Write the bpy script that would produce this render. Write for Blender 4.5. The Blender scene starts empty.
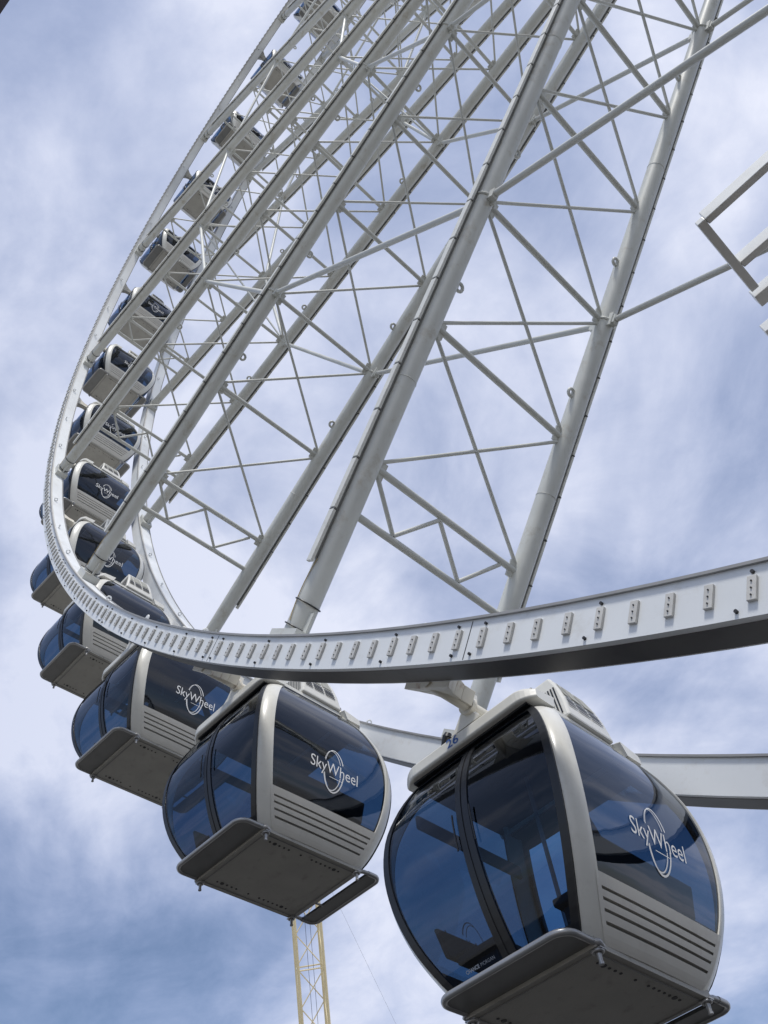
import bpy, math, random
from mathutils import Vector, Matrix
random.seed(7)
scene = bpy.context.scene
COL = scene.collection
H = 31.0                       # hub height above the ground
R0 = 27.5                      # inner radius of the rims
RT = 0.339                     # radial depth of a rim
RB = 0.3086                    # width of a rim
GAP = 2.6818                   # spacing of the two rims
TH0 = 0.68756                  # angle of the first spoke from straight down, towards -X
DTH = 2*math.pi/21
RP = 27.995                    # radius of the cabin axles
YM = 1.5504                    # middle plane between the rims
CAM = Vector((-12.6305, -3.9991, 3.2691))

# ------------------------------------------------------------------ materials
def nodes_of(name):
    m = bpy.data.materials.new(name); m.use_nodes = True
    nt = m.node_tree; b = nt.nodes['Principled BSDF']
    return m, nt, b

def paint(name, col, rough=0.45, var=0.08, scale=3.0, metal=0.0, grime=None, grime_amt=0.25, bump=0.0, fine=40.0, coat=0.0):
    m, nt, b = nodes_of(name)
    N = nt.nodes; L = nt.links
    tc = N.new('ShaderNodeTexCoord')
    n1 = N.new('ShaderNodeTexNoise'); n1.inputs['Scale'].default_value = scale; n1.inputs['Detail'].default_value = 6; n1.inputs['Roughness'].default_value = 0.62
    L.new(tc.outputs['Object'], n1.inputs['Vector'])
    cr = N.new('ShaderNodeValToRGB')
    c0 = [max(0, c*(1-var)) for c in col]; c1 = [min(1, c*(1+var*0.6)) for c in col]
    cr.color_ramp.elements[0].position = 0.3; cr.color_ramp.elements[0].color = (*c0, 1)
    cr.color_ramp.elements[1].position = 0.7; cr.color_ramp.elements[1].color = (*c1, 1)
    L.new(n1.outputs['Fac'], cr.inputs['Fac'])
    out = cr.outputs['Color']
    if grime:
        n2 = N.new('ShaderNodeTexNoise'); n2.inputs['Scale'].default_value = scale*2.3; n2.inputs['Detail'].default_value = 10; n2.inputs['Roughness'].default_value = 0.72
        L.new(tc.outputs['Object'], n2.inputs['Vector'])
        r2 = N.new('ShaderNodeMapRange'); r2.inputs['From Min'].default_value = 0.55; r2.inputs['From Max'].default_value = 0.75
        r2.inputs['To Max'].default_value = grime_amt; L.new(n2.outputs['Fac'], r2.inputs['Value'])
        mx = N.new('ShaderNodeMix'); mx.data_type = 'RGBA'
        L.new(r2.outputs['Result'], mx.inputs['Factor']); L.new(out, mx.inputs[6]); mx.inputs[7].default_value = (*grime, 1)
        out = mx.outputs[2]
    L.new(out, b.inputs['Base Color'])
    rr = N.new('ShaderNodeMapRange'); rr.inputs['To Min'].default_value = max(0.02, rough-0.08); rr.inputs['To Max'].default_value = min(1, rough+0.12)
    L.new(n1.outputs['Fac'], rr.inputs['Value']); L.new(rr.outputs['Result'], b.inputs['Roughness'])
    b.inputs['Metallic'].default_value = metal
    if coat: b.inputs['Coat Weight'].default_value = coat; b.inputs['Coat Roughness'].default_value = 0.15
    if bump:
        n3 = N.new('ShaderNodeTexNoise'); n3.inputs['Scale'].default_value = fine; n3.inputs['Detail'].default_value = 3
        L.new(tc.outputs['Object'], n3.inputs['Vector'])
        bp = N.new('ShaderNodeBump'); bp.inputs['Strength'].default_value = bump; bp.inputs['Distance'].default_value = 0.01
        L.new(n3.outputs['Fac'], bp.inputs['Height']); L.new(bp.outputs['Normal'], b.inputs['Normal'])
    return m

def glass(name, tint, refl=1.0, rough=0.02):
    m = bpy.data.materials.new(name); m.use_nodes = True
    nt = m.node_tree; N = nt.nodes; L = nt.links
    for n in list(N): N.remove(n)
    o = N.new('ShaderNodeOutputMaterial')
    t = N.new('ShaderNodeBsdfTransparent'); t.inputs['Color'].default_value = (*tint, 1)
    g = N.new('ShaderNodeBsdfGlossy'); g.inputs['Roughness'].default_value = rough; g.inputs['Color'].default_value = (0.92, 0.95, 1.0, 1)
    fr = N.new('ShaderNodeLayerWeight'); fr.inputs['Blend'].default_value = 0.5
    pw = N.new('ShaderNodeMath'); pw.operation = 'POWER'; pw.inputs[1].default_value = 4.0
    ma = N.new('ShaderNodeMath'); ma.operation = 'MULTIPLY_ADD'; ma.inputs[1].default_value = 0.94; ma.inputs[2].default_value = 0.06
    L.new(fr.outputs['Facing'], pw.inputs[0]); L.new(pw.outputs[0], ma.inputs[0])
    tc = N.new('ShaderNodeTexCoord'); nz = N.new('ShaderNodeTexNoise'); nz.inputs['Scale'].default_value = 2.2; nz.inputs['Detail'].default_value = 2
    L.new(tc.outputs['Object'], nz.inputs['Vector'])
    bp = N.new('ShaderNodeBump'); bp.inputs['Strength'].default_value = 0.12; bp.inputs['Distance'].default_value = 0.03
    L.new(nz.outputs['Fac'], bp.inputs['Height']); L.new(bp.outputs['Normal'], g.inputs['Normal'])
    ml = N.new('ShaderNodeMath'); ml.operation = 'MULTIPLY'; ml.inputs[1].default_value = refl; ml.use_clamp = True
    mx = N.new('ShaderNodeMixShader')
    L.new(ma.outputs[0], ml.inputs[0]); L.new(ml.outputs[0], mx.inputs['Fac'])
    L.new(t.outputs[0], mx.inputs[1]); L.new(g.outputs[0], mx.inputs[2]); L.new(mx.outputs[0], o.inputs['Surface'])
    return m

RUSTY = (0.20, 0.13, 0.08)
M = {}
M['rim'] = paint('rim white paint', (0.76, 0.78, 0.79), 0.38, 0.06, 1.1, grime=(0.42, 0.37, 0.28), grime_amt=0.4)
M['steel'] = paint('spoke off white paint', (0.58, 0.59, 0.56), 0.42, 0.10, 1.3, grime=(0.33, 0.28, 0.20), grime_amt=0.75)
M['brace'] = paint('brace off white paint', (0.56, 0.57, 0.54), 0.45, 0.08, 1.1, grime=(0.34, 0.31, 0.25), grime_amt=0.4)
M['cream'] = paint('cabin white gelcoat', (0.68, 0.67, 0.62), 0.33, 0.05, 2.5, grime=(0.38, 0.35, 0.29), grime_amt=0.3, coat=0.3)
M['panel'] = paint('cabin panel cream', (0.62, 0.60, 0.55), 0.4, 0.06, 2.5, grime=(0.33, 0.30, 0.25), grime_amt=0.35)
M['darkband'] = paint('dark rim outer band', (0.10, 0.095, 0.09), 0.5, 0.3, 2.0, grime=(0.05, 0.045, 0.04), grime_amt=0.5)  # plain dark tone for the band round the rim's outer face
M['mount'] = paint('rust spotted cream paint', (0.66, 0.63, 0.55), 0.5, 0.08, 3.0, grime=(0.26, 0.12, 0.05), grime_amt=0.9)
M['lip'] = paint('dull grey rim lip', (0.30, 0.30, 0.30), 0.5, 0.15, 3.0)
M['lampbox'] = paint('lamp housing grey', (0.58, 0.57, 0.54), 0.5, 0.15, 9.0)
M['strip'] = paint('light strip housing', (0.70, 0.70, 0.66), 0.4, 0.10, 4.0, grime=(0.2, 0.19, 0.17), grime_amt=0.5)
M['stripback'] = paint('light strip backing', (0.17, 0.17, 0.165), 0.55, 0.2, 4.0)
M['black'] = paint('black rubber', (0.012, 0.013, 0.015), 0.35, 0.2, 6.0)
M['bolt'] = paint('dark bolt', (0.02, 0.02, 0.022), 0.5, 0.2, 8.0)
M['floor'] = paint('cabin underside grey', (0.36, 0.35, 0.32), 0.55, 0.12, 3.0, grime=(0.17, 0.155, 0.13), grime_amt=0.7, bump=0.25, fine=60)
M['board'] = paint('footboard metal', (0.19, 0.19, 0.185), 0.38, 0.1, 4.0, metal=0.35, grime=(0.11, 0.10, 0.09), grime_amt=0.4)
M['tube'] = paint('footboard tube', (0.36, 0.36, 0.36), 0.3, 0.08, 4.0, metal=0.5)
M['inside'] = paint('cabin lining', (0.045, 0.047, 0.052), 0.6, 0.1, 3.0)
M['seat'] = paint('cabin seat', (0.02, 0.022, 0.027), 0.55, 0.15, 5.0)
M['glass'] = glass('smoked blue window', (0.11, 0.175, 0.26), 0.85)
M['doorglass'] = glass('smoked blue door glass', (0.20, 0.34, 0.50), 0.7)
M['logo'] = paint('white vinyl lettering', (0.80, 0.80, 0.80), 0.5, 0.03, 5.0)
M['dimlogo'] = paint('grey vinyl lettering', (0.30, 0.33, 0.38), 0.5, 0.03, 5.0)
M['number'] = paint('blue vinyl number', (0.03, 0.10, 0.34), 0.5, 0.05, 5.0)
M['rust'] = paint('rusty steel', (0.22, 0.09, 0.03), 0.85, 0.5, 14.0, bump=0.5, fine=80)
M['acdark'] = paint('grille grey plate', (0.34, 0.34, 0.31), 0.7, 0.1, 6.0)  # even mid grey for the air conditioner panes
M['crane'] = paint('crane yellow paint', (0.80, 0.68, 0.42), 0.5, 0.12, 0.8, grime=(0.3, 0.2, 0.1), grime_amt=0.3)
M['cable'] = paint('steel cable', (0.10, 0.10, 0.11), 0.5, 0.1, 2.0, metal=0.5)
M['frame'] = paint('white square tube paint', (0.86, 0.86, 0.83), 0.42, 0.05, 2.0, grime=(0.42, 0.40, 0.34), grime_amt=0.3)
M['eave'] = paint('dark brown fascia', (0.035, 0.018, 0.016), 0.6, 0.2, 5.0)
M['sand'] = paint('sand and pale concrete', (0.36, 0.345, 0.31), 0.9, 0.25, 0.05, grime=(0.22, 0.22, 0.19), grime_amt=0.6)
M['bounce_disc'] = paint('dark disc to cut bounce', (0.035, 0.034, 0.032), 0.85, 0.25, 0.4, grime=(0.03, 0.05, 0.045), grime_amt=0.6)
M['deck'] = paint('weathered deck boards', (0.13, 0.10, 0.075), 0.8, 0.3, 2.0)
M['wire'] = paint('yellowed cable', (0.42, 0.33, 0.16), 0.6, 0.1, 3.0)

# ------------------------------------------------------------------ mesh builder
class MB:
    def __init__(s): s.v = []; s.f = []; s.m = []; s.sm = []
    def add(s, verts, faces, mat=0, smooth=False):
        o = len(s.v); s.v += [tuple(v) for v in verts]
        for f in faces: s.f.append([i+o for i in f]); s.m.append(mat); s.sm.append(smooth)
    def hexa(s, p, mat=0):       # 8 corners: bottom 4 ccw, top 4 ccw
        s.add(p, [(0,3,2,1),(4,5,6,7),(0,1,5,4),(1,2,6,5),(2,3,7,6),(3,0,4,7)], mat)
    def box(s, x0, x1, y0, y1, z0, z1, mat=0):
        s.hexa([(x0,y0,z0),(x1,y0,z0),(x1,y1,z0),(x0,y1,z0),(x0,y0,z1),(x1,y0,z1),(x1,y1,z1),(x0,y1,z1)], mat)
    def obox(s, c, ax, ay, az, hx, hy, hz, mat=0):
        c = Vector(c); X = Vector(ax)*hx; Y = Vector(ay)*hy; Z = Vector(az)*hz
        s.hexa([c-X-Y-Z, c+X-Y-Z, c+X+Y-Z, c-X+Y-Z, c-X-Y+Z, c+X-Y+Z, c+X+Y+Z, c-X+Y+Z], mat)
    def tube(s, pts, r, n=10, mat=0, cap=True, up=None):
        pts = [Vector(p) for p in pts]; rs = r if isinstance(r, (list, tuple)) else [r]*len(pts)
        V = []; prev = None
        for i, p in enumerate(pts):
            a = pts[max(0, i-1)]; b = pts[min(len(pts)-1, i+1)]; t = (b-a).normalized()
            if prev is None:
                u = t.cross(Vector(up) if up else (Vector((0,0,1)) if abs(t.z) < .9 else Vector((0,1,0)))).normalized()
            else: u = (prev - t*prev.dot(t)).normalized()
            prev = u; w = t.cross(u)
            for k in range(n):
                q = 2*math.pi*k/n; V.append(p + (u*math.cos(q)+w*math.sin(q))*rs[i])
        F = []
        for i in range(len(pts)-1):
            for k in range(n):
                k2 = (k+1) % n; F.append((i*n+k, i*n+k2, (i+1)*n+k2, (i+1)*n+k))
        s.add(V, F, mat, True)
        if cap:
            o = (len(pts)-1)*n
            s.add(V[:n], [tuple(range(n))[::-1]], mat); s.add(V[o:], [tuple(range(n))], mat)
    def grid(s, P, mat=0, smooth=True, flip=False):   # P[i][j] points
        n = len(P[0]); V = [q for row in P for q in row]; F = []
        for i in range(len(P)-1):
            for j in range(n-1):
                f = (i*n+j, i*n+j+1, (i+1)*n+j+1, (i+1)*n+j); F.append(f[::-1] if flip else f)
        s.add(V, F, mat, smooth)
    def torus(s, c, axis, R, r, n=16, k=8, mat=0):
        c = Vector(c); a = Vector(axis).normalized(); u = a.orthogonal().normalized(); w = a.cross(u)
        V = []; F = []
        for i in range(n):
            q = 2*math.pi*i/n; d = u*math.cos(q)+w*math.sin(q)
            for j in range(k):
                e = 2*math.pi*j/k; V.append(c + d*(R+r*math.cos(e)) + a*(r*math.sin(e)))
        for i in range(n):
            for j in range(k):
                F.append((i*k+j, ((i+1)%n)*k+j, ((i+1)%n)*k+(j+1)%k, i*k+(j+1)%k))
        s.add(V, F, mat, True)
    def build(s, name, mats, parent=None, bevel=0.0, loc=None):
        me = bpy.data.meshes.new(name); me.from_pydata(s.v, [], s.f)
        for m in (mats if isinstance(mats, (list, tuple)) else [mats]): me.materials.append(m)
        me.polygons.foreach_set('material_index', s.m); me.polygons.foreach_set('use_smooth', s.sm)
        me.update()
        o = bpy.data.objects.new(name, me); COL.objects.link(o)
        if parent: o.parent = parent
        if loc: o.location = loc
        if bevel:
            b = o.modifiers.new('bevel', 'BEVEL'); b.width = bevel; b.segments = 2; b.limit_method = 'ANGLE'; b.angle_limit = math.radians(40)
        return o

def empty(name, loc=(0, 0, 0)):
    o = bpy.data.objects.new(name, None); COL.objects.link(o); o.location = loc; o.empty_display_size = .5; return o
def tag(o, label=None, cat=None, group=None, kind=None):
    if label: o['label'] = label
    if cat: o['category'] = cat
    if group: o['group'] = group
    if kind: o['kind'] = kind
    return o
def copy_tree(o, parent=None):
    c = o.copy(); COL.objects.link(c); c.parent = parent
    for ch in list(o.children): copy_tree(ch, c)
    return c

# ------------------------------------------------------------------ ground
g = MB(); g.box(-3000, 3000, -3000, 3000, -1.0, 0.0)
tag(g.build('ground', M['sand']), kind='structure')
g = MB()
V = [(-14+26*math.cos(a), 2+24*math.sin(a), 0.004) for a in [i*2*math.pi/64 for i in range(64)]]
g.add(V, [tuple(range(64))]); tag(g.build('bounce_disc', M['bounce_disc']), kind='structure')  # unseen dark disc, added to cut ground bounce onto the undersides
g = MB()
for i in range(30): g.box(-17, -8.5, -7.4+i*0.16, -7.4+i*0.16+0.15, 1.55, 1.60)
g.box(-17, -8.5, -7.4, -2.62, 1.35, 1.545)
for x in (-16.8, -12.8, -8.7):
    for y in (-7.2, -2.8): g.box(x-.1, x+.1, y-.1, y+.1, 0.006, 1.345)
tag(g.build('viewing_deck', M['deck']), kind='structure')

# ------------------------------------------------------------------ wheel
def P(r, a, y): return Vector((-r*math.sin(a), y, H - r*math.cos(a)))
def rad(a): return Vector((-math.sin(a), 0, -math.cos(a)))
def tan(a): return Vector((-math.cos(a), 0, math.sin(a)))
YV = Vector((0, 1, 0))
HUB = Vector((0, YM, H))
wheel = empty('observation_wheel', (0, 0, 0)); wheel.location = HUB
tag(wheel, 'giant white observation wheel of twin rims and latticed spokes, carrying the glass cabins', 'observation wheel')
WL = -HUB   # children are built in world coordinates and shifted
def wbuild(mb, name, mats, parent=wheel, bevel=0):
    o = mb.build(name, mats, parent, bevel)
    if parent is wheel: o.location = WL
    return o

def ring(mb, r0, r1, y0, y1, n=504, mat=0):
    V = []; F = []
    for i in range(n):
        a = 2*math.pi*i/n
        for (r, y) in ((r0, y0), (r1, y0), (r1, y1), (r0, y1)): V.append(P(r, a, y))
    for i in range(n):
        j = (i+1) % n
        for k in range(4):
            F.append((i*4+k, i*4+(k+1)%4, j*4+(k+1)%4, j*4+k))
    mb.add(V, F, mat)

def angle_dist(k):   # how far from the nearest point of the wheel
    return abs((k-0.0))

# bolts, seams
tabstep = DTH/32
TAB0 = math.radians(28.705)
rims = []
for side in (0, 1):
    y0 = side*GAP; y1 = y0+RB
    so = -1 if side == 0 else 1           # outward side
    yo = y0 if side == 0 else y1
    mb = MB()
    ring(mb, R0, R0+RT, y0, y1)
    ring(mb, R0+RT-0.002, R0+RT+0.004, y0+0.055, y1-0.02, mat=3)
    # proud lips on the two sides, hub side
    for (ya, yb) in ((y0-0.022, y0-0.002), (y1+0.002, y1+0.022)):
        ring(mb, R0-0.014, R0+0.008, ya, yb, mat=4)
    ring(mb, R0-0.016, R0-0.004, y0+0.0, y0+0.03, mat=2)
    # seam plates and bolts on both faces
    for i in range(672//4):
        a = TAB0 + (i*4+0.0)*tabstep
        for (yy, s_) in ((yo, so),):
            for rr in (R0+0.055, R0+RT-0.045):
                q = a + (0.35 if rr > R0+.1 else 0.0)*tabstep
                c = P(rr, q, yy+s_*0.009)
                mb.tube([c-YV*0.009, c+YV*0.009], 0.012, 8, mat=1)
    for i in range(42):
        a = TAB0 + (i*16+8.6)*tabstep
        for (yy, s_) in ((yo, so),):
            mb.obox(P(R0+RT/2+.005, a, yy+s_*0.0008), tan(a), YV, rad(a), 0.004, 0.0008, RT/2-0.012, mat=1)
            for rr in (R0+0.055, R0+RT-0.045):
                c = P(rr, a+0.5*tabstep, yy+s_*0.009); mb.tube([c-YV*0.009, c+YV*0.009], 0.012, 8, mat=1)
    # small pad eyes on the hub side of the rim
    for i in range(84):
        a = TAB0 + (i*8+3.2)*tabstep
        c = P(R0-0.045, a, y0+RB*0.35); mb.torus(c, tan(a) if i % 2 else YV, 0.035, 0.012, 12, 6)
    rim = wbuild(mb, 'rim', [M['rim'], M['bolt'], M['lampbox'], M['darkband'], M['lip']])
    rims.append(rim)
    if side == 1: continue
    # lamp housings along the outer face
    def lamp(mb, i):
        a = TAB0 + (i+random.uniform(-.03, .03))*tabstep; c = P(R0+RT*0.50+random.uniform(-.004, .004), a, yo+so*0.012)
        mb.obox(c, tan(a), YV, rad(a), 0.029, 0.0115, 0.080, mat=0)
        for q in (-0.045, 0, 0.045):
            d = P(R0+RT*0.50+q, a, yo+so*0.026); mb.tube([d-YV*0.004, d+YV*0.004], 0.006, 6, mat=1)
    rest = MB()
    for i in range(672):
        if -2 <= i < 98:
            m_ = MB(); lamp(m_, i); o = m_.build('rim_lamp', [M['lampbox'], M['bolt']], rim, bevel=0.004)
        else: lamp(rest, i)
    o = rest.build('rim_lamp', [M['lampbox'], M['bolt']], rim); tag(o, kind='stuff')

# spokes
def ynear(r): return 0.1358 + (0.2295-0.1358)*r/R0
def yfar(r): return 2.6905 + (2.8429-2.6905)*r/R0
ST = [25.87, 25.25, 23.2, 21.15, 18.95, 16.85, 14.65, 12.4, 10.2, 8.0, 5.9, 3.9]
SR = 0.134
pieces = []   # (name, builder) bracing pieces with key for size
for k in range(21):
    a = TH0 + k*DTH; T = tan(a); Rd = rad(a)
    for side in (0, 1):
        yf = ynear if side == 0 else yfar; s_ = -1 if side == 0 else 1
        mb = MB()
        rr = [1.4, 8, 14, 20, 26.3, 27.05, 27.36]; rd = [SR, SR, SR, SR, SR, SR*0.97, SR*0.97]
        mb.tube([P(r, a, yf(r)) for r in rr], rd, 28, cap=False)
        # foot plate, gussets
        mb.obox(P(27.43, a, yf(27.4)), T, YV, Rd, 0.25, 0.145, 0.065)
        mb.obox(P(27.25, a, yf(27.2)), T, YV, Rd, 0.21, 0.012, 0.12)
        for r in (24.1, 18.0, 11.9, 5.8): mb.torus(P(r, a, yf(r)), Rd, SR-0.002, 0.008, 28, 5)
        # pad eyes
        for r in (22.5, 20.1, 16.0, 24.4)[:3]:
            c = P(r, a, yf(r) - s_*(SR+0.035)); mb.torus(c, T, 0.055, 0.024, 14, 7)
            mb.obox(c + YV*s_*0.045, T, YV, Rd, 0.014, 0.03, 0.06)
        # node gussets
        for r in ST[1:]:
            mb.obox(P(r, a, yf(r) - s_*(SR+0.02)), T, YV, Rd, 0.012, 0.075, 0.11)
        for r in (21.15, 14.65, 8.0):
            mb.obox(P(r, a, yf(r) ), T, YV, Rd, SR+0.09, 0.05, 0.07)
            mb.obox(P(r, a, yf(r) - s_*0.05), T, YV, Rd, SR+0.05, 0.014, 0.11)
            mb.torus(P(r, a, yf(r)), Rd, SR+0.005, 0.02, 24, 6)
        sp = wbuild(mb, 'spoke', [M['steel']])
        # light strip on the outward side
        ls = MB(); r = 26.62
        yb = lambda r: yf(r) + s_*(SR+0.018)
        ls.hexa([P(r2, a, yb(r2)+dy) + T*dt for r2 in (26.55, 1.8) for (dt, dy) in ((-.035, -.012), (.035, -.012), (.035, .012), (-.035, .012))], 1)
        i = 0
        while r > 2.2:
            L_ = 0.66; c = P(r-L_/2, a, yf(r)+s_*(SR+0.056))
            ls.obox(c, T, YV, Rd, 0.046, 0.020, L_/2-0.012, 0)
            ls.obox(P(r-L_, a, yf(r)+s_*(SR+0.056)), T, YV, Rd, 0.056, 0.016, 0.010, 1)
            r -= L_; i += 1
        ls.build('light_strip', [M['strip'], M['stripback']], sp, bevel=0.006)
        if side == 0:
            cb = MB()
            for r in (27.02, 27.30): cb.torus(P(r, a, yf(r)), (Rd+0.25*T).normalized(), SR+0.010, 0.0085, 28, 6, 0)
            pts = []
            for j in range(9):
                q = j/8; r = 26.55+0.72*q; e = -0.25+0.35*math.sin(q*3.0)
                pts.append(P(r, a, yf(r)) + (-YV*math.cos(e)+T*math.sin(e))*(SR+0.008))
            cb.tube(pts, 0.006, 6, mat=1)
            cb.build('cable', [M['black'], M['wire']], sp)

def brace(name, p, q, r, n=12):
    pieces.append((name, Vector(p), Vector(q), r, n))
for k in range(21):
    a = TH0 + k*DTH; a2 = a+DTH
    N_ = lambda r, aa=a: P(r, aa, ynear(r)+SR-.02)
    F_ = lambda r, aa=a: P(r, aa, yfar(r)-SR+.02)
    for i, r in enumerate(ST):
        brace('cross_strut', N_(r), F_(r), 0.044)
        if i >= 2:
            ro = ST[i-1]; ri = r
            brace('cross_brace', N_(ri+.08), F_(ro-.08), 0.025)
            brace('cross_brace', N_(ro-.08), F_(ri+.08), 0.025)
    # little truss between the two outermost struts
    za, zb = ST[0]-.05, ST[1]+.05; y0, y1 = ynear(25)+SR, yfar(25)-SR
    ys = [y0+(y1-y0)*f for f in (0.0, 0.22, 0.44, 0.68, 0.9)]
    rr = [zb, za, zb, za, zb]
    for j in range(4): brace('truss_web', P(rr[j], a, ys[j]), P(rr[j+1], a, ys[j+1]), 0.027)
    for r in (21.15, 14.65, 8.0):
        for yf in (ynear, yfar):
            d = tan((a+a2)/2)
            brace('ring_tie', P(r, a, yf(r)) + tan(a)*(SR), P(r, a2, yf(r)) - tan(a2)*(SR), 0.047)
    if k % 7 == 2:
        for r in (21.15, 14.65):
            brace('ring_tie', P(r, a2, ynear(r)) - tan(a2)*SR, P(r, a, yfar(r)) + tan(a)*SR, 0.028)

# camera basis (needed to rank the bracing by the size it shows)
RM = Matrix(((0.6893506907, 0.7170506045, -0.1031215587),
             (0.6235540241, -0.5148601213, 0.5883021627),
             (-0.3687492431, 0.4698483650, 0.8020389701)))
FPX = 878.752
def vis(p, q, r):
    t = 0
    for i in range(9):
        w = p.lerp(q, (i+.5)/9) - CAM; c = RM @ w
        if c.z > .5 and abs(c.x/c.z*FPX) < 384 and abs(c.y/c.z*FPX) < 512: t += r/c.z**2
    return t*(q-p).length
for name in ('cross_strut', 'cross_brace', 'truss_web', 'ring_tie'):
    L_ = sorted([pc for pc in pieces if pc[0] == name], key=lambda pc: -vis(pc[1], pc[2], pc[3]))
    rest = MB()
    for i, (nm, p, q, r, n) in enumerate(L_):
        mid = (p+q)/2
        if i < 100:
            mb = MB(); mb.tube([p, q], r, n); wbuild(mb, nm, M['brace'])
        else: rest.tube([p, q], r, 8)
    if rest.v: tag(wbuild(rest, name, M['brace']), kind='stuff')

# hub and axle
mb = MB()
for y in (ynear(0), yfar(0)):
    mb.tube([(0, y-.16, H), (0, y+.16, H)], 1.45, 48)
    mb.tube([(0, y-.3, H), (0, y+.3, H)], 0.9, 40)
wbuild(mb, 'hub', M['steel'])
mb = MB(); mb.tube([(0, -2.6, H), (0, 5.4, H)], 0.42, 32); wbuild(mb, 'axle', M['steel'])

# ------------------------------------------------------------------ supports of the wheel, right of the picture
for y, lab in ((-2.4, 'white steel support leg pair on the near side of the wheel hub'), (5.2, 'white steel support leg pair on the far side of the wheel hub')):
    yy = y + (-3.2 if y < 0 else 3.2)
    root = empty('wheel_support', (0, yy, 0)); tag(root, lab, 'support frame', 'support frames of the wheel')
    for sx in (5.0, 13.0):
        mb = MB(); mb.tube([Vector((sx, yy, 0.0)), Vector((0.0 if sx > 6 else -0.1, y, H+ (0.9 if sx > 6 else -.2)))], [0.45, 0.36], 24)
        o = mb.build('leg', M['steel'], root); o.location = (0, -yy, 0)

# ------------------------------------------------------------------ cabin mounts (parts of the wheel)
def cabin_angle(k): return TH0 + (k/2 - 0.5 + 0.2306)*DTH
RA = 27.83
for k in range(-8, 34):
    a = cabin_angle(k); T = tan(a); Rd = rad(a)
    mb = MB()
    mb.tube([P(RA, a, RB-.02), P(RA, a, GAP+.02)], 0.055, 16)
    for (yc, s_) in ((RB+.002, 1), (GAP-.002, -1)):
        prof_ = [(0.0, 0.27, 0.11), (0.10, 0.20, 0.09), (0.20, 0.125, 0.075), (0.32, 0.085, 0.065), (0.46, 0.080, 0.065)]
        for j in range(4):
            (h0, w0, t0), (h1, w1, t1) = prof_[j], prof_[j+1]
            q = []
            for (h, w_, t_) in ((h0, w0, t0), (h1, w1, t1)):
                c = P(RA-.05, a, yc+s_*h); q += [c-T*w_-Rd*t_, c+T*w_-Rd*t_, c+T*w_+Rd*t_, c-T*w_+Rd*t_]
            mb.hexa(q)
    cm = wbuild(mb, 'cabin_mount', M['mount'], bevel=0.006)
    for (yc, s_) in ((0.80, 1), (GAP-.49, -1)):
        mb = MB(); mb.tube([P(RA, a, yc-.025), P(RA, a, yc+.025)], 0.082, 18)
        mb.build('bearing', M['mount'], cm)

# ------------------------------------------------------------------ cabin
TAB = [(-2.065, .665, .545), (-2.0, .725, .600), (-1.85, .810, .690), (-1.6, .905, .805), (-1.3, .965, .890), (-1.0, .975, .925),
       (-0.7, .925, .910), (-0.45, .825, .840), (-0.28, .725, .760), (-0.17, .635, .685), (-0.11, .570, .635)]
def prof(z):
    z = max(TAB[0][0], min(TAB[-1][0], z))
    for i in range(len(TAB)-1):
        if z <= TAB[i+1][0]: break
    p0 = TAB[max(0, i-1)]; p1 = TAB[i]; p2 = TAB[i+1]; p3 = TAB[min(len(TAB)-1, i+2)]
    t = (z-p1[0])/(p2[0]-p1[0]); out = []
    for c in (1, 2):
        m1 = (p2[c]-p0[c])/(p2[0]-p0[0])*(p2[0]-p1[0]); m2 = (p3[c]-p1[c])/(p3[0]-p1[0])*(p2[0]-p1[0])
        out.append((2*t**3-3*t**2+1)*p1[c] + (t**3-2*t**2+t)*m1 + (-2*t**3+3*t**2)*p2[c] + (t**3-t**2)*m2)
    return out    # hy, hx
def hyx(z): return prof(z)
def xface(y, z, off=0.0):      # surface of the logo window
    hy, hx = hyx(z); return hx - 0.014 + 0.012*(1-(y/hy)**2) + off
def yface(x, z, off=0.0):
    hy, hx = hyx(z); return hy + 0.022 - 0.026*(x/hx)**6 + off
def zs(z0, z1, n): return [z0+(z1-z0)*i/n for i in range(n+1)]

def text_mesh(txt, size, shear=0.0, offset=0.0, sx=1.0):
    cu = bpy.data.curves.new('t', 'FONT'); cu.body = txt; cu.size = size; cu.align_x = 'CENTER'; cu.align_y = 'CENTER'
    cu.resolution_u = 4; cu.shear = shear; cu.offset = offset; cu.fill_mode = 'FRONT'
    ob = bpy.data.objects.new('t', cu); COL.objects.link(ob)
    dg = bpy.context.evaluated_depsgraph_get(); dg.update()
    me = bpy.data.meshes.new_from_object(ob.evaluated_get(dg))
    V = [(v.co.x*sx, v.co.y) for v in me.vertices]; F = [tuple(p.vertices) for p in me.polygons]
    bpy.data.objects.remove(ob); bpy.data.curves.remove(cu); bpy.data.meshes.remove(me)
    return V, F

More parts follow.
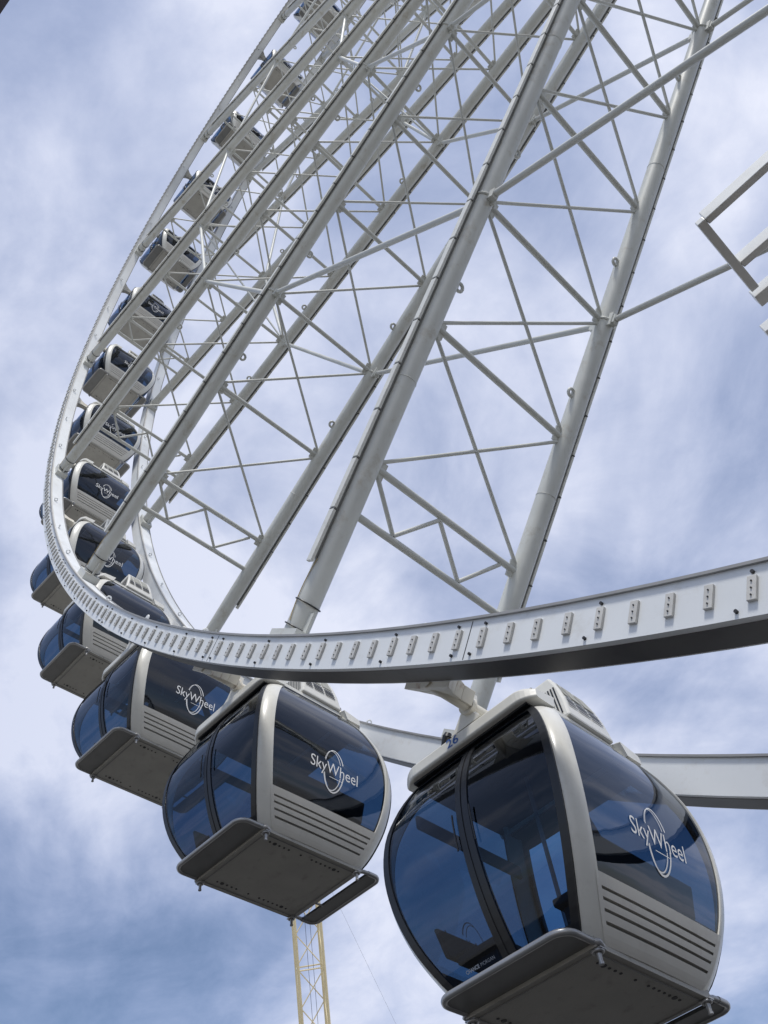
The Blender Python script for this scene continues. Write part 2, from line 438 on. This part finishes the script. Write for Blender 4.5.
def make_cabin():
    root = empty('cabin', (0, 0, 0))
    # corner posts with swept profile
    for sx in (-1, 1):
        for sy in (-1, 1):
            mb = MB(); V = []
            Z = zs(-2.06, -0.10, 40); sec = []
            sec = [(.0, .20), (.0, .175), (.014, .12), (.040, .060), (.072, .018), (.098, .0), (.115, .0), (.118, .03), (.10, .08), (.07, .14), (.045, .20), (.02, .204)]
            rows = []
            for z in Z:
                hy, hx = hyx(z); rows.append([(sx*(hx+0.002-u*0.80), sy*(hy-0.002-w*0.74), z) for u, w in sec] )
            for r_ in rows: r_.append(r_[0])
            mb.grid(rows, 0, True, flip=(sx*sy < 0))
            mb.add(rows[-1][:-1], [tuple(range(12))]); mb.add(rows[0][:-1], [tuple(range(12))])
            mb.build('corner_post', M['cream'], root)
    # windows and lower panels on the two broad sides
    for sx in (-1, 1):
        win = MB(); rows = []
        for z in zs(-1.70, -0.13, 32):
            hy, hx = hyx(z); w = hy-0.135
            rows.append([(sx*xface(y, z), y, z) for y in zs(-w, w, 14)])
        win.grid(rows, 0, True, flip=(sx > 0))
        wo = win.build('window', M['glass'], root)
        # black edge seal round the window
        sl = MB()
        for sy in (-1, 1):
            rows = []
            for z in zs(-1.70, -0.13, 32):
                hy, hx = hyx(z); rows.append([(sx*xface(y, z, -0.004), sy*y, z) for y in (hy-0.172, hy-0.130)])
            sl.grid(rows, 0, True)
        for (za, zb) in ((-1.70, -1.68), (-0.19, -0.13)):
            rows = []
            for z in (za, zb):
                hy, hx = hyx(z); w = hy-0.135; rows.append([(sx*xface(y, z, -0.004), y, z) for y in zs(-w, w, 14)])
            sl.grid(rows, 0, True)
        sl.build('seal', M['black'], wo)
        # louvred lower panel
        pn = MB()
        bands = [(-1.70, -1.770), (-1.787, -1.824), (-1.841, -1.880), (-1.897, -1.940), (-1.958, -2.05)]
        for bi, (zt, zb) in enumerate(bands):
            rows = []; inn = []
            for z in zs(zb, zt, 4 if bi in (0, 4) else 2):
                hy, hx = hyx(z); w = hy-0.122
                rows.append([(sx*xface(y, z, 0.012), y, z) for y in zs(-w, w, 12)])
            # return edges into the slot
            lo = [(x-sx*0.03, y, z+0.004) for (x, y, z) in rows[0]]; up = [(x-sx*0.03, y, z-0.004) for (x, y, z) in rows[-1]]
            pn.grid([lo]+rows+[up], 0, False, flip=(sx > 0))
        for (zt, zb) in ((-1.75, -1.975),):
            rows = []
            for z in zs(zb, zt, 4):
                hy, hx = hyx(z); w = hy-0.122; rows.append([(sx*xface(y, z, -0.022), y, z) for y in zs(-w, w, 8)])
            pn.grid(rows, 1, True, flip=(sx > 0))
        for sy in (-1, 1):      # solid ends of the slots
            rows = []
            for z in zs(-1.975, -1.74, 4):
                hy, hx = hyx(z); rows.append([(sx*xface(hy-.15, z, 0.0125), sy*y, z) for y in (hy-0.168, hy-0.12)])
            pn.grid(rows, 0, False)
        pn.build('lower_panel', [M['panel'], M['black']], root)
        # inner lining of the lower panel
        ln = MB(); rows = []
        for z in zs(-2.03, -1.70, 4):
            hy, hx = hyx(z); w = hy-0.16; rows.append([(sx*xface(y, z, -0.035), y, z) for y in zs(-w, w, 4)])
        ln.grid(rows); ln.build('lining', M['inside'], root)
        # logo lettering
        lg = MB(); 
        V, F = text_mesh('SkyWheel', 0.188, 0.0, -0.0005, 0.92)
        yc, zc = 0.045, -1.265
        mp = lambda u, v, off=0.006: (sx*xface(yc*sx*sx+ (u if sx > 0 else -u), zc+v, off), yc + (u if sx > 0 else -u), zc+v)
        lg.add([mp(u, v) for u, v in V], F, 0)
        for (uo, A_, B_, q0, q1, w0) in ((0.0, 0.138, 0.245, 0, 360, 0.0065), (-0.026, 0.124, 0.229, 15, 355, 0.0045)):
            n = 72; rows = []
            ring_pts = []
            for i in range(n+1):
                e = math.radians(q0+(q1-q0)*i/n); w = w0*(0.45+0.75*abs(math.cos(e/2+.4)))
                ring_pts.append([(uo-0.01+(A_-w)*math.cos(e), -0.005+(B_-w)*math.sin(e)), (uo-0.01+(A_+w)*math.cos(e), -0.005+(B_+w)*math.sin(e))])
            # leave the ring out where the lettering crosses it
            for i in range(n):
                vm = ring_pts[i][0][1]
                if -0.065 < vm < 0.085: continue
                q = [ring_pts[i][0], ring_pts[i][1], ring_pts[i+1][1], ring_pts[i+1][0]]
                lg.add([mp(u, v) for u, v in q], [(0, 1, 2, 3)], 0)
        lg.add([mp(u, v) for u, v in ((-.07, -.098), (.11, -.098), (.11, -.092), (-.07, -.092))], [(0, 1, 2, 3)], 0)
        lg.build('logo', M['logo'], wo)
    # doors
    for sy in (-1, 1):
        door = MB()
        for sd in (-1, 1):
            rows = []
            for z in zs(-2.00, -0.17, 34):
                hy, hx = hyx(z); x1 = hx-0.085
                rows.append([(sd*x, sy*yface(x, z), z) for x in zs(0.0, x1, 8)])
            door.grid(rows, 0, True, flip=(sd*sy > 0))
        do = door.build('door', M['doorglass'], root)
        fr = MB()
        def strip(x0f, x1f, za, zb, off, n=26):
            rows = []
            for z in zs(za, zb, n):
                hy, hx = hyx(z); xa, xb = x0f(hx), x1f(hx)
                p = [(x, sy*yface(x, z, off), z) for x in (xa, xb)]
                rows.append([(xa, sy*yface(xa, z, off-.035), z)] + p + [(xb, sy*yface(xb, z, off-.035), z)])
            fr.grid(rows, 0, False)
        for sd in (-1, 1):
            strip(lambda hx: sd*0.008, lambda hx: sd*0.058, -2.0, -0.17, 0.010)
            strip(lambda hx: sd*(hx-0.135), lambda hx: sd*(hx-0.075), -2.03, -0.14, 0.008)
        strip(lambda hx: -0.008, lambda hx: 0.008, -2.0, -0.17, 0.004)
        def hband(za, zb, off):
            rows = []
            for z in zs(za, zb, 3):
                hy, hx = hyx(z); rows.append([(x, sy*yface(x, z, off), z) for x in zs(-hx+.1, hx-.1, 12)])
            fr.grid(rows, 0, True)
        hband(-2.04, -1.95, 0.006); hband(-0.27, -0.13, 0.006)
        fr.build('frame', M['black'], do)
        for sd in (-1, 1):
            hd = MB(); c = [(sd*0.085, sy*yface(0, z, 0.028), z) for z in (-1.22, -1.15, -1.0, -0.93)]
            hd.tube(c, 0.007, 8)
            hd.build('handle', M['black'], do)
        if True:
            V, F = text_mesh('CHANCE', 0.029, 0, 0.0012); V2, F2 = text_mesh('MORGAN', 0.029, 0, -0.0002)
            mt = MB(); sgn = -sy
            f = lambda u, v, u0: ((u0+u)*sgn, sy*yface((u0+u), -1.90+v, 0.004), -1.90+v)
            mt.add([f(u, v, -0.31) for u, v in V], F); mt.build('maker_lettering', M['dimlogo'], do)
            mt = MB(); mt.add([f(u, v, -0.175) for u, v in V2], F2); mt.build('maker_lettering', M['dimlogo'], do)
        # door sill and header housing
        hb = MB()
        n = 40; secs = []
        for i in range(n+1):
            x = -0.725 + 1.45*i/n; e = abs(x)/0.725; d = 0.05*max(0, (e-0.75)/0.25)**2.2
            secs.append([(x, sy*(0.50), -0.185), (x, sy*(0.775-d*1.6), -0.185), (x, sy*(0.790-d*1.6), -0.172), (x, sy*(0.788-d*1.6), -0.080-d), (x, sy*(0.75-d), -0.050-d), (x, sy*0.45, -0.03-d*.6), (x, sy*0.50, -0.185)])
        hb.grid(secs, 0, False, flip=(sy > 0)); hb.add(secs[0][:-1], [tuple(range(6))]); hb.add(secs[-1][:-1], [tuple(range(6))])
        hb.build('door_header', M['cream'], root, bevel=0.008)
        sb = MB(); sb.box(-0.50, 0.50, *sorted((sy*0.62, sy*0.70)), -2.06, -2.015); sb.build('door_sill', M['tube'], root, bevel=0.006)
        tr = MB(); tr.box(-0.63, 0.63, *sorted((sy*0.52, sy*0.735)), -0.205, -0.187); tr.build('door_track', M['black'], root)
    # roof and ceiling
    rf = MB()
    n = 16; rows = []
    for i in range(n+1):
        y = -0.60+1.2*i/n; e = abs(y)/0.60; row = []
        for j in range(n+1):
            x = -0.64+1.28*j/n; f = abs(x)/0.64
            row.append((x, y, -0.045 + 0.05*(1-e**4)*(1-f**4)))
        rows.append(row)
    rf.grid(rows, 0, True)
    rf.box(-0.642, 0.642, -0.602, 0.602, -0.105, -0.047)
    roof = rf.build('roof', M['cream'], root, bevel=0.008)
    for sx in (-1, 1):
        sl = MB(); sl.box(*sorted((sx*0.59, sx*0.648)), -0.56, 0.56, -0.135, -0.108); sl.build('gutter', M['black'], roof)
    cl = MB(); cl.box(-0.60, 0.60, -0.54, 0.54, -0.155, -0.108); cl.box(-0.3, 0.3, -0.14, 0.14, -0.19, -0.157); cl.build('ceiling', M['inside'], root)
    # air conditioner
    ac = MB(); x0, x1, y0, y1, z0, z1 = 0.28, 0.675, -0.17, 0.46, -0.040, 0.47
    def acp(x, y, z):
        f = (z-z0)/(z1-z0); 
        xx = x if x < .4 else x-0.11*f**2.2
        yy = y + (0.05*f if y < 0 else -0.10*f); return (xx, yy, z)
    zl = [z0, z0+.2, z0+.32, z0+.42, z1]; 
    for i in range(4):
        za, zb = zl[i], zl[i+1]
        ac.add([acp(*q) for q in ((x0, y0, za), (x1, y0, za), (x1, y1, za), (x0, y1, za), (x0, y0, zb), (x1, y0, zb), (x1, y1, zb), (x0, y1, zb))],
               [(0,1,5,4),(1,2,6,5),(2,3,7,6),(3,0,4,7)] + ([(0,3,2,1)] if i == 0 else []) + ([(4,5,6,7)] if i == 3 else []))
    aco = ac.build('air_conditioner', M['cream'], root, bevel=0.02)
    gr = MB()
    def on(y, z, off): p = acp(x1, y, z); return (p[0]+off, p[1], p[2]+off*0.35)
    for j in range(3):       # three bays of slots on the outer face
        ya = -0.13+0.180*j; yb = ya+0.158
        for i in range(4):
            za = 0.085+0.030*i; zb = za+0.016
            gr.add([on(ya, za, .004), on(yb, za, .004), on(yb, zb, .004), on(ya, zb, .004)], [(0,1,2,3)], 0)
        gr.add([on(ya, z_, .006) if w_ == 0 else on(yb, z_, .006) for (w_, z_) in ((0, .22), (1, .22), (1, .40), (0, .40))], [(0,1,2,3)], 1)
    for i in range(11):
        xa = 0.31+0.030*i; z1_ = 0.33; 
        gr.add([(xa, acp(xa, y0, 0.0)[1]-.005, 0.01), (xa+.014, acp(xa, y0, 0.0)[1]-.005, 0.01), (xa+.014-.03, acp(xa, y0, z1_)[1]-.005, z1_), (xa-.03, acp(xa, y0, z1_)[1]-.005, z1_)], [(0,1,2,3)], 0)
    gr.build('grille', [M['black'], M['acdark']], aco)
    # hanger between roof and axle
    for sy in (-1, 1):
        hg = MB(); ya, yb = sy*.66, sy*.74
        pr_ = [(-.02, .17), (.04, .10), (.12, .06), (.26, .05)]
        for q in range(3):
            (z0_, w0), (z1_, w1) = pr_[q], pr_[q+1]
            sh0, sh1 = .02+.3*max(0, z0_), .02+.3*max(0, z1_)
            hg.hexa([(sh0-w0, min(ya, yb), z0_), (sh0+w0, min(ya, yb), z0_), (sh0+w0, max(ya, yb), z0_), (sh0-w0, max(ya, yb), z0_),
                     (sh1-w1, min(ya, yb), z1_), (sh1+w1, min(ya, yb), z1_), (sh1+w1, max(ya, yb), z1_), (sh1-w1, max(ya, yb), z1_)])
        hg.build('hanger', M['cream'], root)
    # lifting posts with dark caps at the roof corners
    for sx, sy in ((1, -1), (1, 1), (-1, -1), (-1, 1)):
        q = MB(); q.tube([(sx*.585, sy*.52, -.05), (sx*.585, sy*.52, .055)], [.038, .022], 12); p = q.build('lifting_post', M['cream'], root)
        q = MB(); q.tube([(sx*.585, sy*.52, .05), (sx*.585, sy*.52, .10)], [.019, .014], 10); q.build('cap', M['eave'], p)
    bt = MB(); bt.tube([(-.40, -.60, -.05), (-.37, -.60, .01), (-.33, -.60, .10), (-.29, -.60, .14)], [.022, .028, .03, .045], 12); bt.tube([(-.29, -.60, .14), (-.27, -.60, .17)], [.045, .03], 12)
    bt.build('hose_boot', M['black'], root)
    # floor
    fl = MB()
    hy, hx = 0.66, 0.56
    fl.box(-hx, hx, -hy, hy, -2.085, -2.0)
    ho = fl
    for sx in (-1, 1):
        for j in list(range(0, 5))+[6.6]+list(range(9, 16)):
            y = -0.48+0.062*j; r = 0.012 if j not in (1, 14) else 0.022
            ho.tube([(sx*(0.43), y, -2.0885), (sx*(0.43), y, -2.084)], r, 10, mat=1)
    fr = fl
    for sx in (-1, 1): fr.box(*sorted((sx*0.50, sx*0.515)), -0.60, 0.60, -2.090, -2.0855, 2)
    for sy in (-1, 1): fr.box(-0.5, 0.5, *sorted((sy*0.60, sy*0.612)), -2.091, -2.0855, 2)
    fl.build('floor', [M['floor'], M['bolt'], M['board']], root, bevel=0.004)
    # footboards
    def board(sy, ya, yb, xh, rad_):
        mb = MB(); pts = []
        for cx, q0 in ((xh-rad_, 0), (-(xh-rad_), 90)):
            for i in range(9):
                e = math.radians(q0+90*i/8); pts.append((cx+rad_*math.cos(e), yb-rad_+rad_*math.sin(e)))
        pts = [(xh, ya)] + pts + [(-xh, ya)]
        top = [(x, sy*y, -2.035) for x, y in pts]; bot = [(x, sy*y, -2.062) for x, y in pts]; n = len(pts)
        mb.add(bot, [tuple(range(n))]); mb.add(top, [tuple(range(n))])
        mb.add(bot+top, [(i, (i+1)%n, n+(i+1)%n, n+i) for i in range(n)])
        return mb, pts
    mb, pts = board(-1, 0.665, 0.95, 0.545, 0.12)
    fb = mb.build('footboard', M['board'], root)
    t = MB(); t.tube([(x, -y, -2.05) for x, y in pts], 0.024, 10); t.tube([(.545, -.665, -2.05), (.575, -.645, -2.06), (.565, -.60, -2.075)], 0.022, 8); t.tube([(-.545, -.665, -2.05), (-.575, -.645, -2.06), (-.565, -.60, -2.075)], 0.022, 8)
    t.build('edge_tube', M['tube'], fb)
    mb, pts = board(1, 0.78, 0.97, 0.545, 0.095)
    fb = mb.build('footboard', M['board'], root)
    t = MB(); t.tube([(x, y, -2.05) for x, y in pts], 0.026, 10)
    for sx in (-1, 1): t.tube([(sx*.545, .78, -2.05), (sx*.54, .72, -2.05), (sx*.52, .64, -2.06)], 0.022, 8)
    t.tube([(-.2, .66, -2.06), (-.2, .81, -2.05)], 0.012, 8)
    t.build('edge_tube', M['tube'], fb)
    # guide pins
    for sx in (-1, 1):
        for sy in (-1, 1):
            q = MB(); c = (sx*.535, sy*.62)
            q.tube([(c[0], c[1], -2.07), (c[0], c[1], -2.175)], [.022, .013], 10)
            q.torus((c[0], c[1], -2.10), (0, 0, 1), 0.032, 0.011, 14, 7)
            q.tube([(c[0], c[1], -2.165), (c[0], c[1], -2.18)], 0.018, 10)
            q.box(c[0]-.045, c[0]+.045, c[1]-.03, c[1]+.03, -2.096, -2.087)
            q.build('guide_pin', M['tube'], root)
    # seats
    for sx in (-1, 1):
        st = MB(); st.box(*sorted((sx*0.26, sx*0.64)), -0.55, 0.55, -1.66, -1.60)
        st.box(*sorted((sx*0.30, sx*0.50)), -0.50, 0.50, -1.975, -1.66)
        st.hexa([(sx*.66, -.60, -1.60), (sx*.70, -.60, -1.60), (sx*.70, .60, -1.60), (sx*.66, .60, -1.60), (sx*.72, -.62, -1.36), (sx*.76, -.62, -1.36), (sx*.76, .62, -1.36), (sx*.72, .62, -1.36)])
        st.box(*sorted((sx*0.56, sx*0.67)), -0.50, 0.50, -1.60, -1.54)
        st.box(*sorted((sx*.70, sx*.74)), -.66, .66, -0.54, -.42)
        st.build('bench', M['seat'], root, bevel=0.015)
    pl = MB(); pl.tube([(0.0, 0.0, -1.975), (0.0, 0.0, -.19)], 0.018, 10); pl.build('hand_pole', M['tube'], root)
    fi = MB(); fi.box(-0.52, 0.52, -0.62, 0.62, -1.998, -1.975); fi.build('floor_mat', M['seat'], root)
    return root

CABINS = {
 0: 'white cabin numbered 26 in blue, nearest and largest, at the bottom right',
 1: 'second nearest cabin, its full underside in view, just left of cabin 26',
 2: 'third nearest cabin, roof hidden by the near rim, oval logo half covered',
 3: 'fourth nearest cabin, crossed by the near rim, dark window above it, underside below',
 4: 'cabin directly behind the foot of a near spoke, door bulging left of the rim',
 5: 'cabin with its whole logo window clear, just above the one behind a spoke foot',
 6: 'cabin with a thin brace across its logo, directly below one with both white arches',
 7: 'cabin with both white end arches visible beside a spoke foot, seen half from below',
 8: 'cabin with louvres and underside split by a spoke, bare axle stub at its left',
 9: 'cabin seen from below, fifth whole one from the top, beside a spoke foot',
 10: 'cabin seen from below, fourth from the top, cut across by one spoke',
 11: 'cabin seen from below, third from the top, close to the near rim',
 12: 'cabin seen from below, second from the top edge of the picture',
 13: 'topmost cabin, cut by the top edge of the picture'}
proto = make_cabin()
first = True
for k in range(-1, 15):
    o = proto if k == 0 else None
    if k == 0: continue
    c = copy_tree(proto)
    a = cabin_angle(k); c.location = P(RP, a, YM)
    lab = CABINS.get(k, 'white cabin with smoked windows hanging on the wheel beyond the picture edge')
    c.rotation_euler = (0, math.radians((0, 0, .9, -.7, .5, -1.1, .8, -.4, 1.0, -.8, .6, -.5, .3, .7, 0, 0)[k]) if k > 1 else 0, 0)
    tag(c, lab, 'cabin', 'glass cabins of the observation wheel')
proto.location = P(RP, cabin_angle(0), YM)
tag(proto, CABINS[0], 'cabin', 'glass cabins of the observation wheel')
V, F = text_mesh('26', 0.135, 0.0, 0.0015)
nb = MB(); nb.add([(-0.11+u, -0.7925, -0.122+v*0.85) for u, v in V], F)
nb.build('number', M['number'], [c for c in proto.children if c.name.startswith('door_header')][0])

# ------------------------------------------------------------------ crane boom behind
def lerp(a, b, t): return Vector(a).lerp(Vector(b), t)
base = Vector((-75.2, 55.2, 0.0)); top = Vector((-56.6, 35.2, 40.5))
ax = (top-base).normalized(); uu = ax.cross(Vector((0.77, -0.62, 0))).normalized(); ww = ax.cross(uu).normalized()
crane = empty('crane_boom', base)
tag(crane, 'yellow lattice crane boom rising far behind and below the second nearest cabin', 'crane')
hw = 0.92
def cp(t, i): return base.lerp(top, t) + uu*hw*(1 if i in (0, 1) else -1) + ww*hw*(1 if i in (0, 3) else -1)
for i in range(4):
    mb = MB(); mb.tube([cp(0, i)-base, cp(1, i)-base], 0.10, 8); mb.build('chord', M['crane'], crane)
mb = MB(); nb_ = 21
for j in range(nb_):
    t0, t1 = j/nb_, (j+1)/nb_
    for i in range(4):
        i2 = (i+1) % 4
        mb.tube([cp(t0, i)-base, cp(t1, i2)-base], 0.038, 6) if (j+i) % 2 else mb.tube([cp(t0, i2)-base, cp(t1, i)-base], 0.038, 6)
        if j % 3 == 0: mb.tube([cp(t0, i)-base, cp(t0, i2)-base], 0.05, 6, mat=0)
mb.build('lattice', M['crane'], crane)
mb = MB()
for (o0, o1) in (((0.2, 0.1), (0.25, 0.0)), ((-.2, .1), (-.1, 0))):
    mb.tube([base.lerp(top, 0)+uu*o0[0]+ww*o0[1]-base, base.lerp(top, 1)+uu*o1[0]+ww*o1[1]-base], 0.016, 5)
mb.tube([Vector((-57.5, 47.5, 27.0))-base, Vector((-55.3, 38.0, 36.4))-base, Vector((-54.4, 33.8, 40.4))-base], 0.006, 5)
mb.build('hoist_cable', M['cable'], crane)

# ------------------------------------------------------------------ white square-tube frame at the right edge
FZ = 7.29; w = 0.042
fr = empty('canopy_frame', (-9.0, -1.3, 1.6))
tag(fr, 'white square-tube steel frame corner jutting in from the right edge above the viewer', 'steel frame')
off = Vector((9.0, 1.3, -1.6))
def fbox(name, x0, x1, y0, y1, z0, z1):
    mb = MB(); mb.box(x0+9.0, x1+9.0, y0+1.3, y1+1.3, z0-1.6, z1-1.6); mb.build(name, M['frame'], fr, bevel=0.004)
fbox('rail', -12.293, -12.250, -1.655, -1.150, FZ, FZ+.04)
fbox('rail', -12.248, -8.96, -1.655, -1.615, FZ, FZ+.085)
fbox('rail', -12.248, -8.96, -1.335, -1.295, FZ, FZ+.085)
fbox('rail', -12.300, -8.96, -1.118, -1.040, FZ, FZ+.075)
fbox('rail', -12.365, -8.96, -0.906, -0.825, FZ, FZ+.075)
for yy in (-1.66, -0.92):
    fbox('post', -8.958, -8.86, yy, yy+.1, 0.02, FZ+.09)
# ------------------------------------------------------------------ dark eave at the top left corner
e0 = Vector((-13.865, -4.523, 7.996)); d = Vector((0.11, -0.003, 0.052)).normalized(); s = Vector((0, -0.86, 0.5)); s = (s-d*s.dot(d)).normalized(); n = d.cross(s).normalized()
mb = MB(); c = e0 + s*0.68 + n*0.045*(1 if n.z > 0 else -1)
mb.obox(c, d, s, n, 1.3, 0.6, 0.045)

tag(mb.build('roof_eave', [M['eave'], M['board']]), 'dark brown roof eave cutting the top left corner', 'eave')

# ------------------------------------------------------------------ sky and sun
SUN_EL, SUN_AZ = 56.0, -38.0      # azimuth measured from +X towards +Y
world = bpy.data.worlds.new('World'); scene.world = world; world.use_nodes = True
nt = world.node_tree; N = nt.nodes; L = nt.links
bg = N['Background']
sky = N.new('ShaderNodeTexSky'); sky.sky_type = 'NISHITA'; sky.sun_disc = False
sky.sun_elevation = math.radians(SUN_EL); sky.sun_rotation = math.radians(90-SUN_AZ)
sky.air_density = 1.0; sky.dust_density = 0.8; sky.ozone_density = 1.6
tc = N.new('ShaderNodeTexCoord'); sep = N.new('ShaderNodeSeparateXYZ'); L.new(tc.outputs['Generated'], sep.inputs[0])
ad = N.new('ShaderNodeMath'); ad.operation = 'ADD'; ad.inputs[1].default_value = 0.22
mxz = N.new('ShaderNodeMath'); mxz.operation = 'MAXIMUM'; mxz.inputs[1].default_value = 0.0
L.new(sep.outputs['Z'], mxz.inputs[0]); L.new(mxz.outputs[0], ad.inputs[0])
dv = []
for ax_ in 'XY':
    q = N.new('ShaderNodeMath'); q.operation = 'DIVIDE'; L.new(sep.outputs[ax_], q.inputs[0]); L.new(ad.outputs[0], q.inputs[1]); dv.append(q)
cmb = N.new('ShaderNodeCombineXYZ'); L.new(dv[0].outputs[0], cmb.inputs[0]); L.new(dv[1].outputs[0], cmb.inputs[1])
mp = N.new('ShaderNodeMapping'); mp.inputs['Rotation'].default_value = (0, 0, math.radians(35)); mp.inputs['Scale'].default_value = (1.0, 1.15, 1); mp.inputs['Location'].default_value = (3.3, 1.7, 0.4)
L.new(cmb.outputs[0], mp.inputs['Vector'])
n1 = N.new('ShaderNodeTexNoise'); n1.inputs['Scale'].default_value = 1.5; n1.inputs['Detail'].default_value = 8; n1.inputs['Roughness'].default_value = 0.5; n1.inputs['Distortion'].default_value = 0.35
L.new(mp.outputs[0], n1.inputs['Vector'])
n2 = N.new('ShaderNodeTexNoise'); n2.inputs['Scale'].default_value = 5.0; n2.inputs['Detail'].default_value = 10; n2.inputs['Roughness'].default_value = 0.62; n2.inputs['Distortion'].default_value = 0.35
L.new(mp.outputs[0], n2.inputs['Vector'])
r1 = N.new('ShaderNodeMapRange'); r1.inputs['From Min'].default_value = 0.38; r1.inputs['From Max'].default_value = 0.62; r1.inputs['To Min'].default_value = 0.40; r1.inputs['To Max'].default_value = 0.97
r1.interpolation_type = 'SMOOTHSTEP'
L.new(n1.outputs['Fac'], r1.inputs['Value'])
r2 = N.new('ShaderNodeMapRange'); r2.inputs['From Min'].default_value = 0.3; r2.inputs['From Max'].default_value = 0.75; r2.inputs['To Min'].default_value = -0.18; r2.inputs['To Max'].default_value = 0.18
L.new(n2.outputs['Fac'], r2.inputs['Value'])
sm = N.new('ShaderNodeMath'); sm.operation = 'ADD'; sm.use_clamp = True; L.new(r1.outputs[0], sm.inputs[0]); L.new(r2.outputs[0], sm.inputs[1])
# more cloud high up than low down
el = N.new('ShaderNodeMapRange'); el.inputs['From Min'].default_value = 0.35; el.inputs['From Max'].default_value = 0.95; el.inputs['To Min'].default_value = -0.10; el.inputs['To Max'].default_value = 0.22
L.new(sep.outputs['Z'], el.inputs['Value'])
sm2 = N.new('ShaderNodeMath'); sm2.operation = 'ADD'; sm2.use_clamp = True; L.new(sm.outputs[0], sm2.inputs[0]); L.new(el.outputs[0], sm2.inputs[1])
dt = N.new('ShaderNodeVectorMath'); dt.operation = 'DOT_PRODUCT'; dt.inputs[1].default_value = (0.689, 0.717, 0.0)
L.new(tc.outputs['Generated'], dt.inputs[0])
az = N.new('ShaderNodeMapRange'); az.inputs['From Min'].default_value = -0.4; az.inputs['From Max'].default_value = 0.4; az.inputs['To Min'].default_value = -0.14; az.inputs['To Max'].default_value = 0.06
L.new(dt.outputs['Value'], az.inputs['Value'])
sm3 = N.new('ShaderNodeMath'); sm3.operation = 'ADD'; sm3.use_clamp = True; L.new(sm2.outputs[0], sm3.inputs[0]); L.new(az.outputs[0], sm3.inputs[1]); sm2 = sm3
mix = N.new('ShaderNodeMix'); mix.data_type = 'RGBA'; L.new(sm2.outputs[0], mix.inputs['Factor']); L.new(sky.outputs[0], mix.inputs[6])
cc = N.new('ShaderNodeMix'); cc.data_type = 'RGBA'; cc.inputs[6].default_value = (3.7, 4.8, 8.3, 1); cc.inputs[7].default_value = (7.1, 7.4, 8.6, 1)
L.new(sm2.outputs[0], cc.inputs['Factor']); L.new(cc.outputs[2], mix.inputs[7])
L.new(mix.outputs[2], bg.inputs['Color']); bg.inputs['Strength'].default_value = 0.107

sd = bpy.data.lights.new('sun', 'SUN'); sd.energy = 2.8; sd.angle = math.radians(9.0); sd.color = (1.0, 0.965, 0.90)
so = bpy.data.objects.new('sun', sd); COL.objects.link(so)
el_, az_ = math.radians(SUN_EL), math.radians(SUN_AZ)
dirv = Vector((math.cos(el_)*math.cos(az_), math.cos(el_)*math.sin(az_), math.sin(el_)))
so.rotation_euler = dirv.to_track_quat('Z', 'Y').to_euler(); so.location = (0, 0, 80)

# ------------------------------------------------------------------ camera
cd = bpy.data.cameras.new('camera'); co = bpy.data.objects.new('camera', cd); COL.objects.link(co); scene.camera = co
cd.sensor_fit = 'VERTICAL'; cd.sensor_height = 24.0; cd.lens = FPX/1024*24.0; cd.clip_start = 0.05; cd.clip_end = 6000
R3 = Matrix((RM[0], RM[1], -RM[2])).transposed()
co.matrix_world = Matrix.Translation(CAM) @ R3.to_4x4()
scene.render.resolution_x = 768; scene.render.resolution_y = 1024
scene.view_settings.view_transform = 'Standard'; scene.view_settings.look = 'None'; scene.view_settings.exposure = 0.12; scene.view_settings.gamma = 1.0
scene.render.engine = 'CYCLES'
scene.cycles.transparent_max_bounces = 12
